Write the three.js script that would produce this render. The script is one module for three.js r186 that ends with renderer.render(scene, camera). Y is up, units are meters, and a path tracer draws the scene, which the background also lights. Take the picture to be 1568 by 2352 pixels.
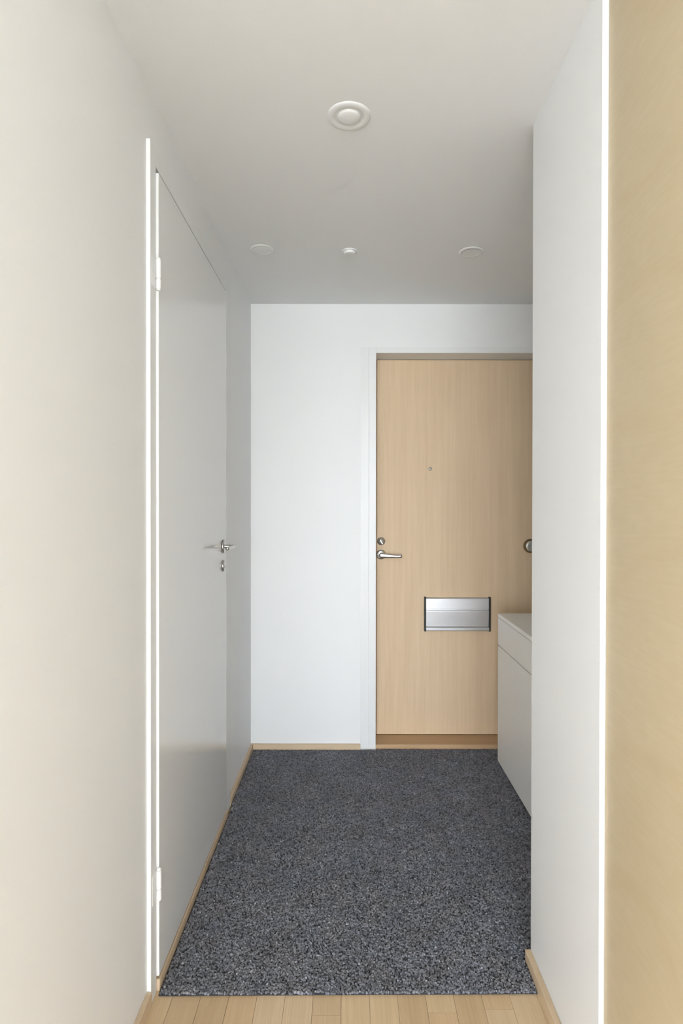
import * as THREE from 'three';
import { RoundedBoxGeometry } from 'three/addons/geometries/RoundedBoxGeometry.js';
import { mergeGeometries } from 'three/addons/utils/BufferGeometryUtils.js';
import { ImprovedNoise } from 'three/addons/math/ImprovedNoise.js';
import { RectAreaLightUniformsLib } from 'three/addons/lights/RectAreaLightUniformsLib.js';

// ------------------------------------------------------------------ camera, sky, light, exposure
const scene = new THREE.Scene();
const renderer = new THREE.WebGLRenderer({ antialias: true });
renderer.toneMapping = THREE.LinearToneMapping;
renderer.toneMappingExposure = 1.1;
renderer.shadowMap.enabled = true;

const EYE = 1.237;                       // camera height; the hall runs along -z
const camera = new THREE.PerspectiveCamera(82.12, 1568 / 2352, 0.02, 200);
camera.position.set(0, EYE, 0);
camera.rotation.order = 'YXZ';
camera.rotation.set(-0.0063, 0, 0.0012);
camera.setViewOffset(1568, 2352, -17, 0, 1568, 2352);
scene.add(camera);

const SKY = 15.0;
// overcast sky: three times as bright at the zenith as at the horizon
{
  const W = 64, H = 32, data = new Float32Array(W * H * 4);
  for (let j = 0; j < H; j++) {
    const el = ((j + 0.5) / H - 0.5) * Math.PI;
    const l = SKY * (1 + 2 * Math.max(0, Math.sin(el))) / 3 * 1.6;
    for (let i = 0; i < W; i++) data.set([l * 0.93, l, l * 1.09, 1], (j * W + i) * 4);
  }
  const t = new THREE.DataTexture(data, W, H, THREE.RGBAFormat, THREE.FloatType);
  t.mapping = THREE.EquirectangularReflectionMapping;
  t.magFilter = THREE.LinearFilter; t.minFilter = THREE.LinearFilter; t.needsUpdate = true;
  scene.background = t;
}
// daylight entering through the windows of the room behind the camera: a wide one far at the rear and one in the left side
const ROOM = { x: 3.0, z: 7.0, top: 2.55 };
const WINDOWS = [
  { wall: 'rear', a: -2.8, b: 2.1, y0: 0.12, y1: 2.4, light: 10.0 },
  { wall: 'left', a: 1.0, b: 3.4, y0: 0.7, y1: 2.35, light: 1.0 },
];
RectAreaLightUniformsLib.init();
for (const w of WINDOWS) {
  const l = new THREE.RectAreaLight(new THREE.Color().setRGB(0.93, 1, 1.09), w.light, w.b - w.a - 0.16, w.y1 - w.y0 - 0.16);
  l.name = 'window_daylight';
  const m = (w.a + w.b) / 2, y = (w.y0 + w.y1) / 2;
  if (w.wall === 'rear') { l.position.set(m, y, ROOM.z - 0.04); l.lookAt(m, y, -3); }
  else { const s = w.wall === 'right' ? 1 : -1; l.position.set(s * (ROOM.x - 0.04), y, m); l.lookAt(-s * 3, y, m); }
  scene.add(l);
}

// ------------------------------------------------------------------ helpers
let seed = 20;
function rnd() { seed = (seed * 1664525 + 1013904223) >>> 0; return seed / 4294967296; }
const rr = (a, b) => a + (b - a) * rnd();
const noise = new ImprovedNoise();

// box given by its limits; d is the distance in front of the camera (z = -d); uv in metres
function slabGeo(x0, x1, y0, y1, d0, d1, bevel = 0) {
  const w = x1 - x0, h = y1 - y0, l = d1 - d0;
  const g = bevel ? new RoundedBoxGeometry(w, h, l, 2, Math.min(bevel, w * 0.45, h * 0.45, l * 0.45)) : new THREE.BoxGeometry(w, h, l);
  g.translate((x0 + x1) / 2, (y0 + y1) / 2, -(d0 + d1) / 2);
  const p = g.attributes.position, n = g.attributes.normal, uv = g.attributes.uv;
  for (let i = 0; i < p.count; i++) {
    const ax = Math.abs(n.getX(i)), ay = Math.abs(n.getY(i)), az = Math.abs(n.getZ(i));
    if (ax >= ay && ax >= az) uv.setXY(i, p.getZ(i), p.getY(i));
    else if (ay >= az) uv.setXY(i, p.getX(i), p.getZ(i));
    else uv.setXY(i, p.getX(i), p.getY(i));
  }
  return g;
}
function shade(m) { m.castShadow = true; m.receiveShadow = true; return m; }
function addMesh(name, geos, mat, parent = scene) {
  const list = Array.isArray(geos) ? geos : [geos];
  const g = list.length > 1 ? mergeGeometries(list.map((q) => (q.index ? q.toNonIndexed() : q)).map((q) => { for (const k of Object.keys(q.attributes)) if (!['position', 'normal', 'uv'].includes(k)) q.deleteAttribute(k); return q; })) : list[0];
  const m = shade(new THREE.Mesh(g, mat));
  m.name = name;
  if (parent !== scene) g.translate(-parent.userData.at[0], -parent.userData.at[1], -parent.userData.at[2]);
  parent.add(m);
  m.userData.at = parent === scene ? [0, 0, 0] : [...parent.userData.at];
  return m;
}
function group(name, x, y, d) {
  const g = new THREE.Group(); g.name = name; g.position.set(x, y, -d); g.userData.at = [x, y, -d]; scene.add(g); return g;
}
function tag(o, label, category, groupName) { o.userData.label = label; o.userData.category = category; if (groupName) o.userData.group = groupName; return o; }
function structure(o, label) { o.userData.kind = 'structure'; if (label) { o.userData.label = label; } return o; }
const place = (g, x, y, d) => g.translate(x, y, -d);

function dataTexture(W, H, fn, srgb = true) {
  const a = new Uint8Array(W * H * 4);
  for (let j = 0; j < H; j++) for (let i = 0; i < W; i++) {
    const c = fn(i / W, j / H);
    const k = (j * W + i) * 4;
    a[k] = Math.max(0, Math.min(255, c[0])); a[k + 1] = Math.max(0, Math.min(255, c[1])); a[k + 2] = Math.max(0, Math.min(255, c[2])); a[k + 3] = 255;
  }
  const t = new THREE.DataTexture(a, W, H, THREE.RGBAFormat);
  t.wrapS = t.wrapT = THREE.RepeatWrapping; t.magFilter = THREE.LinearFilter; t.minFilter = THREE.LinearMipmapLinearFilter; t.generateMipmaps = true;
  if (srgb) t.colorSpace = THREE.SRGBColorSpace;
  t.needsUpdate = true; return t;
}
// tileable value noise sum
function tileNoise(u, v, px, py, s) {
  const n = (x, y) => noise.noise(x, y, s);
  const a = n(u * px, v * py), b = n((u - 1) * px, v * py), c = n(u * px, (v - 1) * py), d = n((u - 1) * px, (v - 1) * py);
  return (a * (1 - u) + b * u) * (1 - v) + (c * (1 - u) + d * u) * v;
}

// ------------------------------------------------------------------ materials
const std = (o) => new THREE.MeshPhysicalMaterial(o);
const lin = (r, g, b) => new THREE.Color().setRGB(r, g, b);
const rollerBump = dataTexture(256, 256, (u, v) => { const q = 128 + 90 * tileNoise(u, v, 40, 40, 3.3) + 50 * tileNoise(u, v, 90, 90, 8.1); return [q, q, q]; }, false);
rollerBump.repeat.set(3, 3);
const M = {
  wall: std({ color: lin(0.89, 0.89, 0.88), roughness: 0.5, bumpMap: rollerBump, bumpScale: 0.0003 }),
  ceiling: std({ color: lin(0.91, 0.91, 0.90), roughness: 0.8, bumpMap: rollerBump, bumpScale: 0.0003 }),
  trim: std({ color: lin(0.86, 0.86, 0.845), roughness: 0.38 }),
  leaf: std({ color: lin(0.86, 0.86, 0.85), roughness: 0.17 }),
  cabinet: std({ color: lin(0.89, 0.875, 0.85), roughness: 0.4 }),
  fixture: std({ color: lin(0.84, 0.84, 0.82), roughness: 0.4 }),
  glassWhite: std({ color: lin(0.86, 0.86, 0.84), roughness: 0.25 }),
  steel: std({ color: lin(0.55, 0.54, 0.52), metalness: 1, roughness: 0.3 }),
  brushed: std({ color: lin(0.62, 0.62, 0.63), metalness: 1, roughness: 0.4 }),
  bronze: std({ color: lin(0.24, 0.16, 0.08), metalness: 0.8, roughness: 0.4 }),
  dullSteel: std({ color: lin(0.38, 0.33, 0.26), metalness: 0.6, roughness: 0.5 }),
  black: std({ color: lin(0.012, 0.012, 0.012), roughness: 0.5 }),
  darkHole: std({ color: lin(0.03, 0.03, 0.03), roughness: 0.7 }),
  glass: std({ color: 0xffffff, transmission: 1, thickness: 0, roughness: 0, ior: 1.45 }),
  lens: std({ color: lin(0.55, 0.55, 0.5), roughness: 0.15, metalness: 0.3 }),
  ground: std({ color: lin(0.1, 0.11, 0.09), roughness: 1 }),
};
// oak veneer: vertical pores with cathedral figure
const oakFigure = (u, v, s, rings, stretch) => {
  const warp = 0.6 * noise.noise(u * 3.1, v * 1.3 * stretch, s) + 0.25 * noise.noise(u * 9, v * 3.2 * stretch, s + 4);
  const cathedral = Math.sin((u - 0.5) * (u - 0.5) * rings * 2.2 + v * stretch * 5 + warp * 4.5 + s);
  const pores = noise.noise(u * 190, v * 7 * stretch, s + 9);
  const streak = noise.noise(u * 46, v * 1.2 * stretch, s + 2);
  return 0.45 * cathedral * 0.35 + pores * 0.5 + streak * 0.55;
};
const oakDoorMap = dataTexture(512, 1024, (u, v) => {
  const f = oakFigure(u, v, 1.7, 40, 1.6), m = noise.noise(u * 2.2, v * 0.8, 6.5);
  return [228 + f * 8 + m * 5, 201 + f * 9 + m * 6, 166 + f * 10 + m * 7];
});
const oakPlankMaps = [0, 1, 2].map((k) => dataTexture(128, 512, (u, v) => {
  const f = oakFigure(u, v, 12.3 + k * 5.1, 14 + 8 * k, 1.2);
  return [216 + f * 13, 190 + f * 15, 154 + f * 16];
}));
const oakStrip = dataTexture(256, 256, (u, v) => {
  const f = 0.6 * tileNoise(u, v, 5, 60, 2.2) + 0.6 * tileNoise(u, v, 3, 22, 7.7);
  return [210 + f * 14, 186 + f * 14, 154 + f * 15];
});
// birch plywood, rotary cut: broad drifting figure, fine horizontal fibre
const birchMap = dataTexture(512, 1024, (u, v) => {
  const w = noise.noise(u * 1.5, v * 3.0, 3.1), w2 = noise.noise(u * 4, v * 9, 8.4);
  const band = Math.sin((v * 9 + u * 0.8 + w * 1.6 + w2 * 0.35) * 6.283 * 0.8);
  const line = Math.pow(Math.max(0, band), 10);
  const fibre = noise.noise(u * 14, v * 420, 1.9), fleck = noise.noise(u * 40, v * 130, 5.6);
  return [197 + w * 3 + fibre * 2.5 - line * 2 + fleck * 2, 179 + w * 3.5 + fibre * 3 - line * 3 + fleck * 2.5, 146 + w * 4.5 + fibre * 4 - line * 4 + fleck * 3];
});
M.oakDoor = std({ map: oakDoorMap, roughness: 0.6 });
M.oakSill = std({ map: oakStrip, color: lin(0.86, 0.74, 0.62), roughness: 0.45 });
M.oakTrim = std({ map: oakStrip, roughness: 0.45 });
M.birch = std({ map: birchMap, roughness: 0.45 });
M.floorBase = std({ color: lin(0.45, 0.36, 0.24), roughness: 0.6 });
const plankTints = [[1, 1, 1], [0.91, 0.88, 0.84], [1, 0.99, 0.95], [0.96, 0.91, 0.86], [1.0, 0.97, 0.88], [0.87, 0.83, 0.77]];
const plankMats = plankTints.flatMap((t) => oakPlankMaps.map((m) => std({ map: m, color: lin(Math.min(1, t[0]), Math.min(1, t[1]), Math.min(1, t[2])), roughness: 0.38 })));

// ------------------------------------------------------------------ dimensions
const XL = -0.5, XR = 0.498, XREC = 1.15, DB = 3.0, CEIL = 2.277;
const DOPEN = 0.28;                       // where the hall opens into the room behind the camera
const DP0 = 1.164, DP1 = 1.598;           // white wall block on the right
const DR = { hx: 0.138, hx1: 1.04, top: 2.028, plane: 3.13 };
const ID = { near: 1.497, far: 2.323, bottom: 0.0386, top: 2.088, face: -0.484 };  // inner door leaf

// ------------------------------------------------------------------ structure
// floor with oak staves
const floor = structure(addMesh('floor', slabGeo(-ROOM.x - 0.14, ROOM.x + 0.14, -0.12, -0.004, -ROOM.z - 0.14, 3.4), M.floorBase), 'pale oak strip parquet floor');
{
  const plankGeos = [];
  const all = [];
  const W = 0.071;
  for (let c = 0; c < Math.floor(2 * ROOM.x / W); c++) {
    const x0 = -ROOM.x + c * W;
    const inHall = x0 + W > XL - 0.02 && x0 < XR + 0.06;
    const dEnd = inHall ? 1.55 : DOPEN;
    let d = -ROOM.z - rnd() * 0.4;
    while (d < dEnd) {
      const L = rr(0.26, 0.6), d0 = Math.max(d, -ROOM.z), d1 = Math.min(d + L, dEnd);
      d += L;
      if (d1 - d0 > 0.02) all.push([x0, d0, d1]);
    }
  }
  all.sort((a, b) => Math.hypot(a[0], (a[1] + a[2]) / 2 - 1.2) - Math.hypot(b[0], (b[1] + b[2]) / 2 - 1.2));
  const variants = [0, 1, 2, 3].map(() => { const g = new RoundedBoxGeometry(W - 0.0006, 0.006, 1, 1, 0.0005); return g; });
  variants.forEach((g, k) => {
    const p = g.attributes.position, uv = g.attributes.uv;
    for (let i = 0; i < p.count; i++) uv.setXY(i, p.getX(i) / 0.075 * 0.9 + 0.5, (k * 0.23 + p.getZ(i) * 0.45 + 0.5));
  });
  all.forEach(([x0, d0, d1], i) => {
    const L = d1 - d0 - 0.0006, g = variants[i % 4];
    if (i < 300) {
      const m = shade(new THREE.Mesh(g, plankMats[Math.floor(rnd() * plankMats.length)]));
      m.name = 'floor_plank'; m.scale.z = L; m.position.set(x0 + W / 2, -0.003, -(d0 + d1) / 2);
      floor.add(m);
    } else plankGeos.push(g.clone().scale(1, 1, L).translate(x0 + W / 2, -0.003, -(d0 + d1) / 2));
  });
  const rest = addMesh('floor_planks', plankGeos, plankMats[0], floor);
  rest.userData.kind = 'stuff';
}
// left wall with the opening of the inner door
structure(addMesh('wall_left', [
  slabGeo(XL - 0.12, XL, 0, CEIL, DOPEN, ID.near - 0.02),
  slabGeo(XL - 0.12, XL, ID.top + 0.03, CEIL, ID.near - 0.02, ID.far + 0.04),
  slabGeo(XL - 0.12, XL, 0, CEIL, ID.far + 0.04, DB + 0.2),
  slabGeo(XL - 0.14, XL - 0.1, 0, CEIL, ID.near - 0.05, ID.far + 0.07),
], M.wall), 'plain white painted wall with the flush white door');
// wall with the entrance door
structure(addMesh('wall_back', [
  slabGeo(XL - 0.12, DR.hx, 0, CEIL, DB, DB + 0.2),
  slabGeo(DR.hx, DR.hx1, DR.top, CEIL, DB, DB + 0.2),
  slabGeo(DR.hx1, XREC + 0.1, 0, CEIL, DB, DB + 0.2),
  slabGeo(DR.hx - 0.05, DR.hx1 + 0.05, -0.1, DR.top + 0.05, DB + 0.2, DB + 0.22),
], M.wall), 'white painted wall holding the oak entrance door');
structure(addMesh('wall_right', slabGeo(XR, XREC + 0.1, 0, CEIL, DP0, DP1), M.wall), 'white wall block between plywood panel and cabinet recess');
structure(addMesh('wall_recess', slabGeo(XREC, XREC + 0.1, 0, CEIL, DP1, DB), M.wall), 'white wall behind the low cabinet');
structure(addMesh('wall_closet', slabGeo(0.535, XREC + 0.1, 0, CEIL, DOPEN, DP0), M.wall), 'white wall core behind the plywood panel');
structure(addMesh('ceiling', slabGeo(XL - 0.12, XREC + 0.1, CEIL, CEIL + 0.35, DOPEN, DB + 0.2), M.ceiling), 'plain white hall ceiling');
// the room behind the camera
{
  const X = ROOM.x, Z = -ROOM.z, T = ROOM.top, k = 0.14;
  const [rear, left] = WINDOWS;
  structure(addMesh('wall_rear', [
    slabGeo(-X, rear.a, 0, T, Z - k, Z), slabGeo(rear.b, X, 0, T, Z - k, Z),
    slabGeo(rear.a, rear.b, 0, rear.y0, Z - k, Z), slabGeo(rear.a, rear.b, rear.y1, T, Z - k, Z)], M.wall));
  structure(addMesh('wall_room_right', slabGeo(X, X + k, 0, T, Z - k, DOPEN + 0.12), M.wall));
  {
    const x0 = -X - k, x1 = -X, w = left;
    structure(addMesh('wall_room_left', [
      slabGeo(x0, x1, 0, T, Z - k, -w.b), slabGeo(x0, x1, 0, T, -w.a, DOPEN + 0.12),
      slabGeo(x0, x1, 0, w.y0, -w.b, -w.a), slabGeo(x0, x1, w.y1, T, -w.b, -w.a)], M.wall));
  }
  structure(addMesh('wall_room_inner', [slabGeo(-X, XL - 0.12, 0, T, DOPEN, DOPEN + 0.12), slabGeo(XREC + 0.1, X, 0, T, DOPEN, DOPEN + 0.12)], M.wall));
  structure(addMesh('ceiling_room', [slabGeo(-X - k, X + k, T, T + 0.12, Z - k, DOPEN + 0.12)], M.ceiling));
  WINDOWS.forEach((w, n) => {
    const g = structure(group('window_' + (n + 1), 0, 0, 0), 'wide white framed window of the room behind the hall');
    const len = w.b - w.a, f = [], panes = [];
    const turn = (q) => { if (w.wall === 'rear') return q.translate(0, 0, ROOM.z + 0.1); q.rotateY(w.wall === 'right' ? -Math.PI / 2 : Math.PI / 2); return q.translate(w.wall === 'right' ? X + 0.1 : -X - 0.1, 0, 0); };
    // built in the plane z = 0 with u along the wall, then turned into place
    const U = (u) => (w.wall === 'left' ? -u : u);
    const bar = (u0, u1, y0, y1) => { const q = new THREE.BoxGeometry(u1 - u0, y1 - y0, 0.06); return turn(q.translate(U((u0 + u1) / 2), (y0 + y1) / 2, 0)); };
    const n3 = [0, 1, 2, 3].map((i) => w.a + 0.03 + (len - 0.06) * i / 3);
    n3.forEach((u) => f.push(bar(u - 0.03, u + 0.03, w.y0 + 0.06, w.y1 - 0.06)));
    f.push(bar(w.a, w.b, w.y0, w.y0 + 0.06), bar(w.a, w.b, w.y1 - 0.06, w.y1));
    addMesh('window_frame', f, M.trim, g);
    for (let i = 0; i < 3; i++) {
      const q = new THREE.PlaneGeometry(n3[i + 1] - n3[i] - 0.06, w.y1 - w.y0 - 0.12).translate(U((n3[i] + n3[i + 1]) / 2), (w.y0 + w.y1) / 2, 0);
      addMesh('pane', turn(q), M.glass, g);
    }
  });
}
{
  const g = new THREE.PlaneGeometry(240, 240); g.rotateX(-Math.PI / 2); g.translate(0, -3.2, 3);
  structure(addMesh('ground', g, M.ground), 'ground outside the building');
}
// pale rug of the room behind the camera
{
  const g = new RoundedBoxGeometry(4.6, 0.012, 4.4, 2, 0.005); g.translate(0, 0.0062, 3.1);
  tag(addMesh('wool_rug', g, std({ color: lin(0.72, 0.73, 0.73), roughness: 1 })), 'wide pale grey rug on the oak floor of the room behind the hall', 'rug');
}
// baseboards
structure(addMesh('baseboard_left', [
  slabGeo(XL, XL + 0.013, 0, 0.036, DOPEN + 0.02, ID.near - 0.046, 0.002),
  slabGeo(XL, XL + 0.013, 0, 0.034, ID.far + 0.106, DB, 0.002)], M.oakTrim), 'low pale oak baseboard');
structure(addMesh('baseboard_back', slabGeo(XL + 0.013, 0.06, 0, 0.034, DB - 0.013, DB, 0.002), M.oakTrim), 'low pale oak baseboard');
structure(addMesh('baseboard_right', slabGeo(XR - 0.016, XR, 0, 0.034, DP0, DP1, 0.002), M.oakTrim), 'low pale oak baseboard under the white wall block');
// birch plywood lining, a finger's breadth behind the corner of the white wall
const panel = group('plywood_panel', 0.52, 0, (DOPEN + DP0) / 2);
{
  const g = new RoundedBoxGeometry(0.02, CEIL - 0.004, DP0 - DOPEN - 0.004, 1, 0.001);
  const p = g.attributes.position, uv = g.attributes.uv;
  for (let i = 0; i < p.count; i++) uv.setXY(i, p.getZ(i) / 1.2 + 0.5, p.getY(i) / 2.4 + 0.5);
  g.translate(0.52, CEIL / 2, -(DOPEN + DP0) / 2);
  addMesh('sheet', g, M.birch, panel);
  tag(panel, 'tall birch plywood panel lining the wall beside the white corner', 'panel');
  panel.rotation.z = -0.0016; panel.position.x += -0.0032;
}

// ------------------------------------------------------------------ inner door in the left wall
{
  const A = group('door_1', ID.face, 0, (ID.near + ID.far) / 2);
  structure(A, 'flush white interior door with steel lever in the left wall');
  const fx = XL + 0.010;
  addMesh('door_casing', slabGeo(XL - 0.03, fx, 0, 2.148, ID.near - 0.044, ID.near - 0.002, 0.0015), M.trim, A);
  addMesh('door_casing', slabGeo(XL - 0.03, fx, 0, 2.148, ID.far + 0.026, ID.far + 0.104, 0.0015), M.trim, A);
  addMesh('door_casing', slabGeo(XL - 0.03, fx - 0.0004, ID.top + 0.0145, 2.148, ID.near - 0.002, ID.far + 0.026, 0.0015), M.trim, A);
  addMesh('door_stop', slabGeo(XL - 0.03, XL - 0.004, 0.03, ID.top + 0.004, ID.far + 0.002, ID.far + 0.026), M.trim, A);
  addMesh('door_leaf', slabGeo(ID.face - 0.04, ID.face, ID.bottom, ID.top, ID.near, ID.far, 0.0018), M.leaf, A);
  addMesh('threshold', slabGeo(XL - 0.06, XL + 0.018, 0, 0.031, ID.near - 0.001, ID.far + 0.025, 0.003), M.oakTrim, A);
  // hinges: two knuckles, a pin and a leaf plate
  for (const y of [1.828, 0.277]) {
    const h = addMesh('hinge', [
      place(new THREE.CylinderGeometry(0.0065, 0.0065, 0.046, 20), ID.face + 0.001, y + 0.014, ID.near - 0.004),
      place(new THREE.CylinderGeometry(0.0065, 0.0065, 0.024, 20), ID.face + 0.001, y - 0.0245, ID.near - 0.004)], M.trim, A);
    addMesh('hinge_pin', [place(new THREE.CylinderGeometry(0.005, 0.005, 0.078, 16), ID.face + 0.001, y - 0.001, ID.near - 0.004), place(new THREE.SphereGeometry(0.0055, 16, 10), ID.face + 0.001, y + 0.039, ID.near - 0.004)], M.trim, h);
    addMesh('hinge_plate', slabGeo(XL + 0.0095, XL + 0.0108, y - 0.036, y + 0.038, ID.near - 0.034, ID.near - 0.006, 0.0004), M.trim, h);
  }
  // lever handle on a round rose
  const hy = 1.09, hd = 2.258;
  const disc = (r, t, x, y, d) => { const g = new THREE.LatheGeometry([[0.0001, 0], [r, 0], [r, t * 0.6], [r - 0.002, t], [0.0001, t]].map((q) => new THREE.Vector2(...q)), 36); g.rotateZ(-Math.PI / 2); return place(g, x, y, d); };
  addMesh('handle_rose', disc(0.026, 0.008, ID.face, hy, hd), M.steel, A);
  const path = new THREE.CatmullRomCurve3([[ID.face + 0.004, 0], [ID.face + 0.03, 0], [ID.face + 0.042, 0.008], [ID.face + 0.046, 0.024], [ID.face + 0.046, 0.07], [ID.face + 0.044, 0.128]].map(([x, o]) => new THREE.Vector3(x, hy, -(hd - o))));
  addMesh('lever', [new THREE.TubeGeometry(path, 40, 0.007, 14), place(new THREE.SphereGeometry(0.00705, 14, 10), ID.face + 0.044, hy, hd - 0.128)], M.steel, A);
  const esc = addMesh('key_escutcheon', disc(0.0215, 0.007, ID.face, 1.016, hd), M.steel, A);
  addMesh('keyhole', [slabGeo(ID.face + 0.0068, ID.face + 0.0076, 1.008, 1.018, hd - 0.002, hd + 0.002)], M.black, esc);
}

// ------------------------------------------------------------------ entrance door
{
  const P = DR.plane, cx = (DR.hx + DR.hx1) / 2;
  const B = group('door_2', cx, 0, DB);
  structure(B, 'pale oak veneer entrance door with a letter flap');
  // white casing on the wall and lining in the reveal
  const f0 = DB - 0.004;
  addMesh('door_frame', [
    slabGeo(DR.hx - 0.036, DR.hx, 0, DR.top + 0.027, f0, P + 0.02, 0.0012),
    slabGeo(DR.hx1, DR.hx1 + 0.036, 0, DR.top + 0.027, f0, P + 0.02, 0.0012),
    slabGeo(DR.hx, DR.hx1, DR.top, DR.top + 0.027, f0, P + 0.02, 0.0012)], M.trim, B);
  addMesh('door_casing', slabGeo(0.06, DR.hx - 0.0365, 0, DR.top + 0.027, DB - 0.002, DB + 0.01, 0.001), M.trim, B);
  // leaf
  const lg = new RoundedBoxGeometry(DR.hx1 - DR.hx - 0.022, DR.top - 0.03 - 0.003, 0.05, 2, 0.002);
  { const p = lg.attributes.position, uv = lg.attributes.uv; for (let i = 0; i < p.count; i++) uv.setXY(i, p.getX(i) / 0.92 + 0.5, p.getY(i) / 2.05 + 0.5); }
  lg.translate(cx, (DR.top + 0.03) / 2, -(P + 0.025));
  addMesh('door_leaf', lg, M.oakDoor, B);
  addMesh('rebate', [slabGeo(DR.hx + 0.0002, DR.hx + 0.014, 0.03, DR.top - 0.0005, P + 0.016, P + 0.05), slabGeo(DR.hx1 - 0.014, DR.hx1 - 0.0002, 0.03, DR.top - 0.0005, P + 0.016, P + 0.05)], M.oakSill, B);
  // oak sill
  addMesh('threshold', slabGeo(DR.hx, DR.hx1, 0, 0.029, DB - 0.001, P + 0.05, 0.003), M.oakSill, B);
  // lever handle
  const hx = 0.171, hy = 0.991;
  const disc = (r, t, x, y, base = P, e = 0.0018) => { const g = new THREE.LatheGeometry([[0.0001, 0], [r, 0], [r, t - e], [r - e, t], [0.0001, t]].map((q) => new THREE.Vector2(...q)), 40); g.rotateX(Math.PI / 2); return place(g, x, y, base); };
  addMesh('handle_rose', disc(0.026, 0.012, hx, hy, P, 0.007), M.steel, B);
  {
    const rings = 26, sides = 20, pos = [], idx = [];
    for (let a = 0; a <= rings; a++) {
      const t = a / rings, x = -0.014 + 0.121 * t;
      const top = 0.0145 - 0.0105 * Math.min(1, Math.max(0, (t - 0.12) / 0.6)) ** 0.8, bottom = -0.0145;
      const end = Math.min(1, Math.sqrt(Math.max(0, t * 14))) * (t > 0.985 ? 0.75 : 1);
      const ry = (top - bottom) / 2 * Math.max(0.05, end), cy = (top + bottom) / 2, rz = 0.0075 * Math.max(0.05, end);
      for (let b = 0; b < sides; b++) { const w = b / sides * Math.PI * 2; pos.push(x, cy + ry * Math.sign(Math.sin(w)) * Math.abs(Math.sin(w)) ** 0.8, rz * Math.cos(w)); }
    }
    for (let a = 0; a < rings; a++) for (let b = 0; b < sides; b++) { const p = a * sides + b, q = a * sides + (b + 1) % sides; idx.push(p, p + sides, q, q, p + sides, q + sides); }
    for (let b = 1; b < sides - 1; b++) { idx.push(0, b, b + 1); const e = rings * sides; idx.push(e, e + b + 1, e + b); }
    const g = new THREE.BufferGeometry();
    g.setAttribute('position', new THREE.Float32BufferAttribute(pos, 3));
    g.setAttribute('uv', new THREE.Float32BufferAttribute(new Float32Array(pos.length / 3 * 2), 2));
    g.setIndex(idx); g.computeVertexNormals();
    const neck = new THREE.CylinderGeometry(0.0095, 0.011, 0.045, 20); neck.rotateX(Math.PI / 2);
    addMesh('lever', [place(g, hx, hy - 0.001, P - 0.044), place(neck, hx, hy, P - 0.0225)], M.steel, B);
  }
  // thumb-turn lock above it
  const lock = addMesh('lock_rose', disc(0.0215, 0.014, hx + 0.001, 1.062, P, 0.009), M.steel, B);
  const turn = new RoundedBoxGeometry(0.011, 0.03, 0.018, 3, 0.004);
  turn.rotateZ(0.5);
  addMesh('thumb_turn', [place(turn, hx + 0.001, 1.059, P - 0.02)], M.steel, lock);
  // peephole
  const peep = addMesh('peephole', disc(0.0095, 0.004, 0.4318, 1.448), M.dullSteel, B);
  addMesh('peephole_lens', place(new THREE.SphereGeometry(0.005, 16, 10).scale(1, 1, 0.5), 0.4318, 1.448, P - 0.004), M.lens, peep);
  // round fitting near the hinge side
  const kn = addMesh('knob_rose', disc(0.037, 0.007, 0.965, 1.038), M.bronze, B);
  const kg = new THREE.LatheGeometry([[0.0001, 0], [0.024, 0], [0.025, 0.006], [0.0295, 0.011], [0.0295, 0.018], [0.026, 0.022], [0.014, 0.0225], [0.012, 0.019], [0.0001, 0.019]].map((q) => new THREE.Vector2(...q)), 40);
  kg.rotateX(Math.PI / 2);
  addMesh('knob', place(kg, 0.965, 1.038, P - 0.006), M.steel, kn);
  // letter flap: aluminium profile between two dark end caps
  const x0 = 0.410, x1 = 0.742, yb = 0.588, yt = 0.764;
  const prof = new THREE.Shape();              // x = out from the leaf, y = up
  [[0, yb], [0.0235, yb + 0.001], [0.0245, yb + 0.003], [0.0250, yb + 0.018], [0.0135, yb + 0.0225], [0.018, yt - 0.075], [0.018, yt - 0.068], [0.0145, yt - 0.0665], [0.0145, yt - 0.0605], [0.018, yt - 0.059], [0.0175, yt - 0.006], [0.013, yt - 0.001], [0, yt]].forEach(([a, b], i) => (i ? prof.lineTo(a, b) : prof.moveTo(a, b)));
  const fg = new THREE.ExtrudeGeometry(prof, { depth: x1 - x0, bevelEnabled: false });
  fg.rotateY(-Math.PI / 2);                     // profile x -> +z, extrusion -> -x
  fg.translate(x1, 0, -P);
  const fl = addMesh('letter_flap', fg, M.brushed, B);
  fl.userData.label = 'brushed aluminium letter flap';
  addMesh('end_cap', slabGeo(x0 - 0.0095, x0 - 0.0005, yb - 0.003, yt + 0.003, P - 0.022, P + 0.001, 0.001), M.black, fl);
  addMesh('end_cap', slabGeo(x1 + 0.0005, x1 + 0.0095, yb - 0.003, yt + 0.003, P - 0.022, P + 0.001, 0.001), M.black, fl);
}

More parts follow.
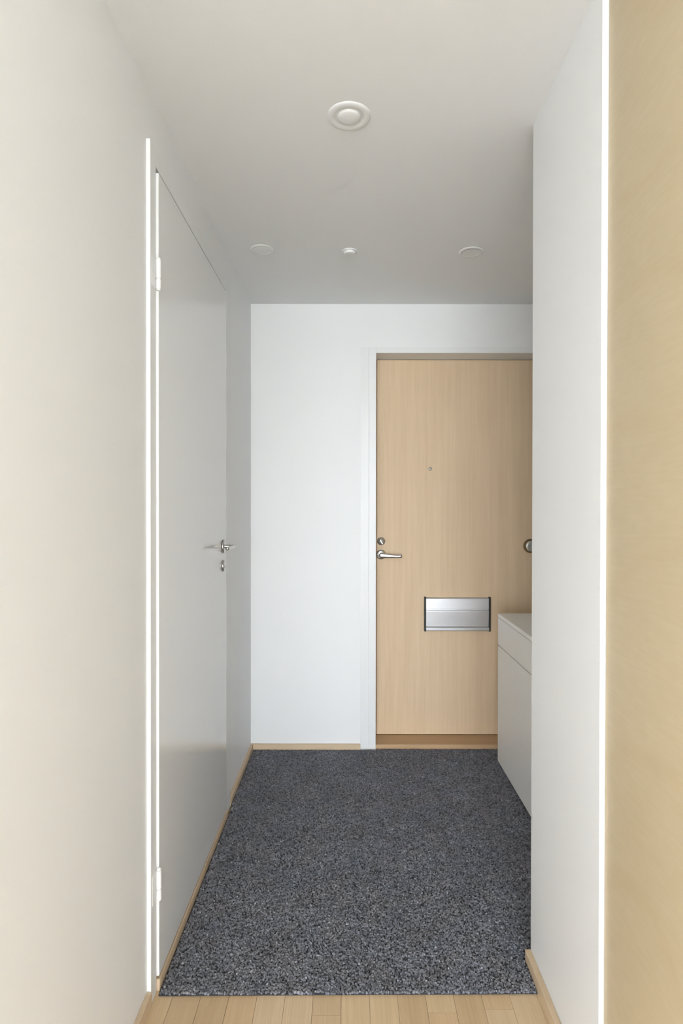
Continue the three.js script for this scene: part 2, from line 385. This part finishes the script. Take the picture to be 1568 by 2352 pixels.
// ------------------------------------------------------------------ low cabinet in the recess
{
  const x0 = 0.713, x1 = XREC - 0.002, d0 = 1.72, d1 = 2.806, dm = (d0 + d1) / 2;
  const C = group('shoe_cabinet', (x0 + x1) / 2, 0, dm);
  tag(C, 'low white cabinet standing on the dark carpet in front of the entrance door', 'cabinet');
  addMesh('body', slabGeo(x0 + 0.02, x1, 0.03, 0.717, d0 + 0.001, d1 - 0.001), M.cabinet, C);
  addMesh('top', slabGeo(x0, x1, 0.7175, 0.736, d0, d1, 0.0012), M.cabinet, C);
  addMesh('plinth', slabGeo(x0 + 0.035, x1 - 0.02, 0.005, 0.03, d0 + 0.03, d1 - 0.03), M.black, C);
  for (const [a, b] of [[d0, dm - 0.001], [dm + 0.001, d1]]) {
    addMesh('drawer_front', slabGeo(x0, x0 + 0.018, 0.5875, 0.7155, a, b, 0.001), M.cabinet, C);
    addMesh('door', slabGeo(x0, x0 + 0.018, 0.031, 0.584, a, b, 0.001), M.cabinet, C);
  }
}

// ------------------------------------------------------------------ carpet
{
  const R = group('hall_carpet', 0, 0, 2.2);
  tag(R, 'dark charcoal grey speckled carpet covering the hall floor', 'carpet');
  const l = XL + 0.0195, r = XR - 0.0165, edge = (x) => 1.4815 + (x - l) / (r - l) * 0.008;
  const s = new THREE.Shape();
  [[l, edge(l)], [r, edge(r)], [r, DP1 + 0.002], [XREC - 0.002, DP1 + 0.002], [XREC - 0.002, DB - 0.002], [DR.hx - 0.001, DB - 0.003], [DR.hx - 0.001, DB - 0.014], [XL + 0.014, DB - 0.014], [XL + 0.014, 2.43], [l, 2.43]].forEach(([x, d], i) => (i ? s.lineTo(x, d) : s.moveTo(x, d)));
  const g = new THREE.ExtrudeGeometry(s, { depth: 0.0045, bevelEnabled: false });
  g.rotateX(-Math.PI / 2);
  addMesh('backing', g, std({ color: lin(0.035, 0.035, 0.04), roughness: 1 }), R);
  // loop pile
  const spots = [], step = 0.0052;
  for (let d = 1.478; d < DB - 0.006; d += step) for (let x = l; x < 1.12; x += step) {
    const px = x + rr(-0.45, 0.45) * step, pd = d + rr(-0.45, 0.45) * step;
    if (pd < edge(px) - 0.0012) continue;
    if (px > r - 0.003 && pd < DP1 + 0.006) continue;
    if (px > 0.80 && pd < 2.76) continue;                // under the cabinet
    if (px < l + 0.003 && pd < 2.43) continue;
    if (pd > DB - 0.017 && px < DR.hx) continue;
    spots.push([px, pd]);
  }
  const tuft = new THREE.IcosahedronGeometry(1, 0);
  const pile = new THREE.InstancedMesh(tuft, std({ color: 0xffffff, roughness: 0.95 }), spots.length);
  const m4 = new THREE.Matrix4(), q = new THREE.Quaternion(), e = new THREE.Euler(), v = new THREE.Vector3(), sc = new THREE.Vector3(), col = new THREE.Color();
  spots.forEach(([x, d], i) => {
    const k = rr(0.75, 1.3) * 0.0034, h = rr(0.7, 1.35) * 0.0036;
    e.set(rr(-0.5, 0.5), rr(0, 6.28), rr(-0.5, 0.5)); q.setFromEuler(e);
    v.set(x, 0.0045 + h * 0.25, -d + 2.2); sc.set(k, h, k);
    m4.compose(v, q, sc); pile.setMatrixAt(i, m4);
    const drift = 1 + 0.16 * noise.noise(x * 9, d * 9, 2.2) + 0.14 * noise.noise(x * 40, d * 40, 5.1);
    let t = 0.185 * drift * rr(0.6, 1.4);
    const z = rnd(); if (z < 0.1) t *= 0.4; else if (z > 0.95) t *= 1.6;
    const warm = noise.noise(x * 14, d * 14, 9.7) * 0.06;
    col.setRGB(t * (0.97 + warm), t * 0.985, t * (1.1 - warm)); pile.setColorAt(i, col);
  });
  pile.name = 'pile'; pile.userData.kind = 'stuff'; shade(pile);
  R.add(pile);
}

// ------------------------------------------------------------------ ceiling fittings
function ceilingLathe(points, seg = 48) {                      // points: radius, drop below the ceiling
  const g = new THREE.LatheGeometry(points.map(([r, y]) => new THREE.Vector2(r, -y)).reverse(), seg);
  return g;
}
{
  const V = group('air_valve', -0.001, CEIL, 1.566);
  tag(V, 'large round white ceiling ring with a flat centre disc, alone near the hall opening', 'air valve');
  addMesh('rim', place(ceilingLathe([[0.037, 0.001], [0.040, 0.0035], [0.046, 0.0045], [0.052, 0.004], [0.0565, 0.0025], [0.0585, 0]]), -0.001, CEIL, 1.566), M.fixture, V);
  addMesh('throat', place(ceilingLathe([[0.0001, 0.001], [0.040, 0.001]]), -0.001, CEIL, 1.566), M.fixture, V);
  addMesh('disc', place(ceilingLathe([[0.031, 0.001], [0.030, 0.004], [0.026, 0.0065], [0.015, 0.008], [0.0001, 0.0085]]), -0.001, CEIL, 1.566), M.glassWhite, V);
}
function downlight(x, d, r, label, recess) {
  const L = group('ceiling_downlight', x, CEIL, d);
  tag(L, label, 'ceiling light');
  addMesh('rim', place(ceilingLathe([[r * 0.7, 0.0005], [r * 0.74, 0.003], [r * 0.86, 0.004], [r * 0.97, 0.0025], [r, 0]]), x, CEIL, d), M.fixture, L);
  addMesh('lens', place(ceilingLathe(recess ? [[0.0001, 0.001], [r * 0.5, 0.0012], [r * 0.72, 0.0035]] : [[0.0001, 0.0044], [r * 0.55, 0.0041], [r * 0.76, 0.003]]), x, CEIL, d), M.glassWhite, L);
  return L;
}
downlight((601 - 801) / 570, 2.37, 0.047, 'small flat round white ceiling light nearest the flush white door', false);
const second = downlight((1080 - 801) / 566, 2.39, 0.049, 'small round white ceiling light with sunken centre above the low cabinet', true);
second.name = 'ceiling_downlight_001';
{
  const S = group('smoke_sensor', 0.0015, CEIL, 2.385);
  tag(S, 'tiny round white sensor standing out from ceiling between two small ceiling lights', 'smoke sensor');
  addMesh('base', place(ceilingLathe([[0.0001, 0.0045], [0.029, 0.0045], [0.0315, 0.003], [0.032, 0]]), 0.0015, CEIL, 2.385), M.fixture, S);
  addMesh('cap', place(ceilingLathe([[0.0001, 0.014], [0.02, 0.0135], [0.0235, 0.011], [0.0245, 0.004]]), 0.0015, CEIL, 2.385), M.fixture, S);
}

scene.traverse((o) => { delete o.userData.at; });
renderer.render(scene, camera);
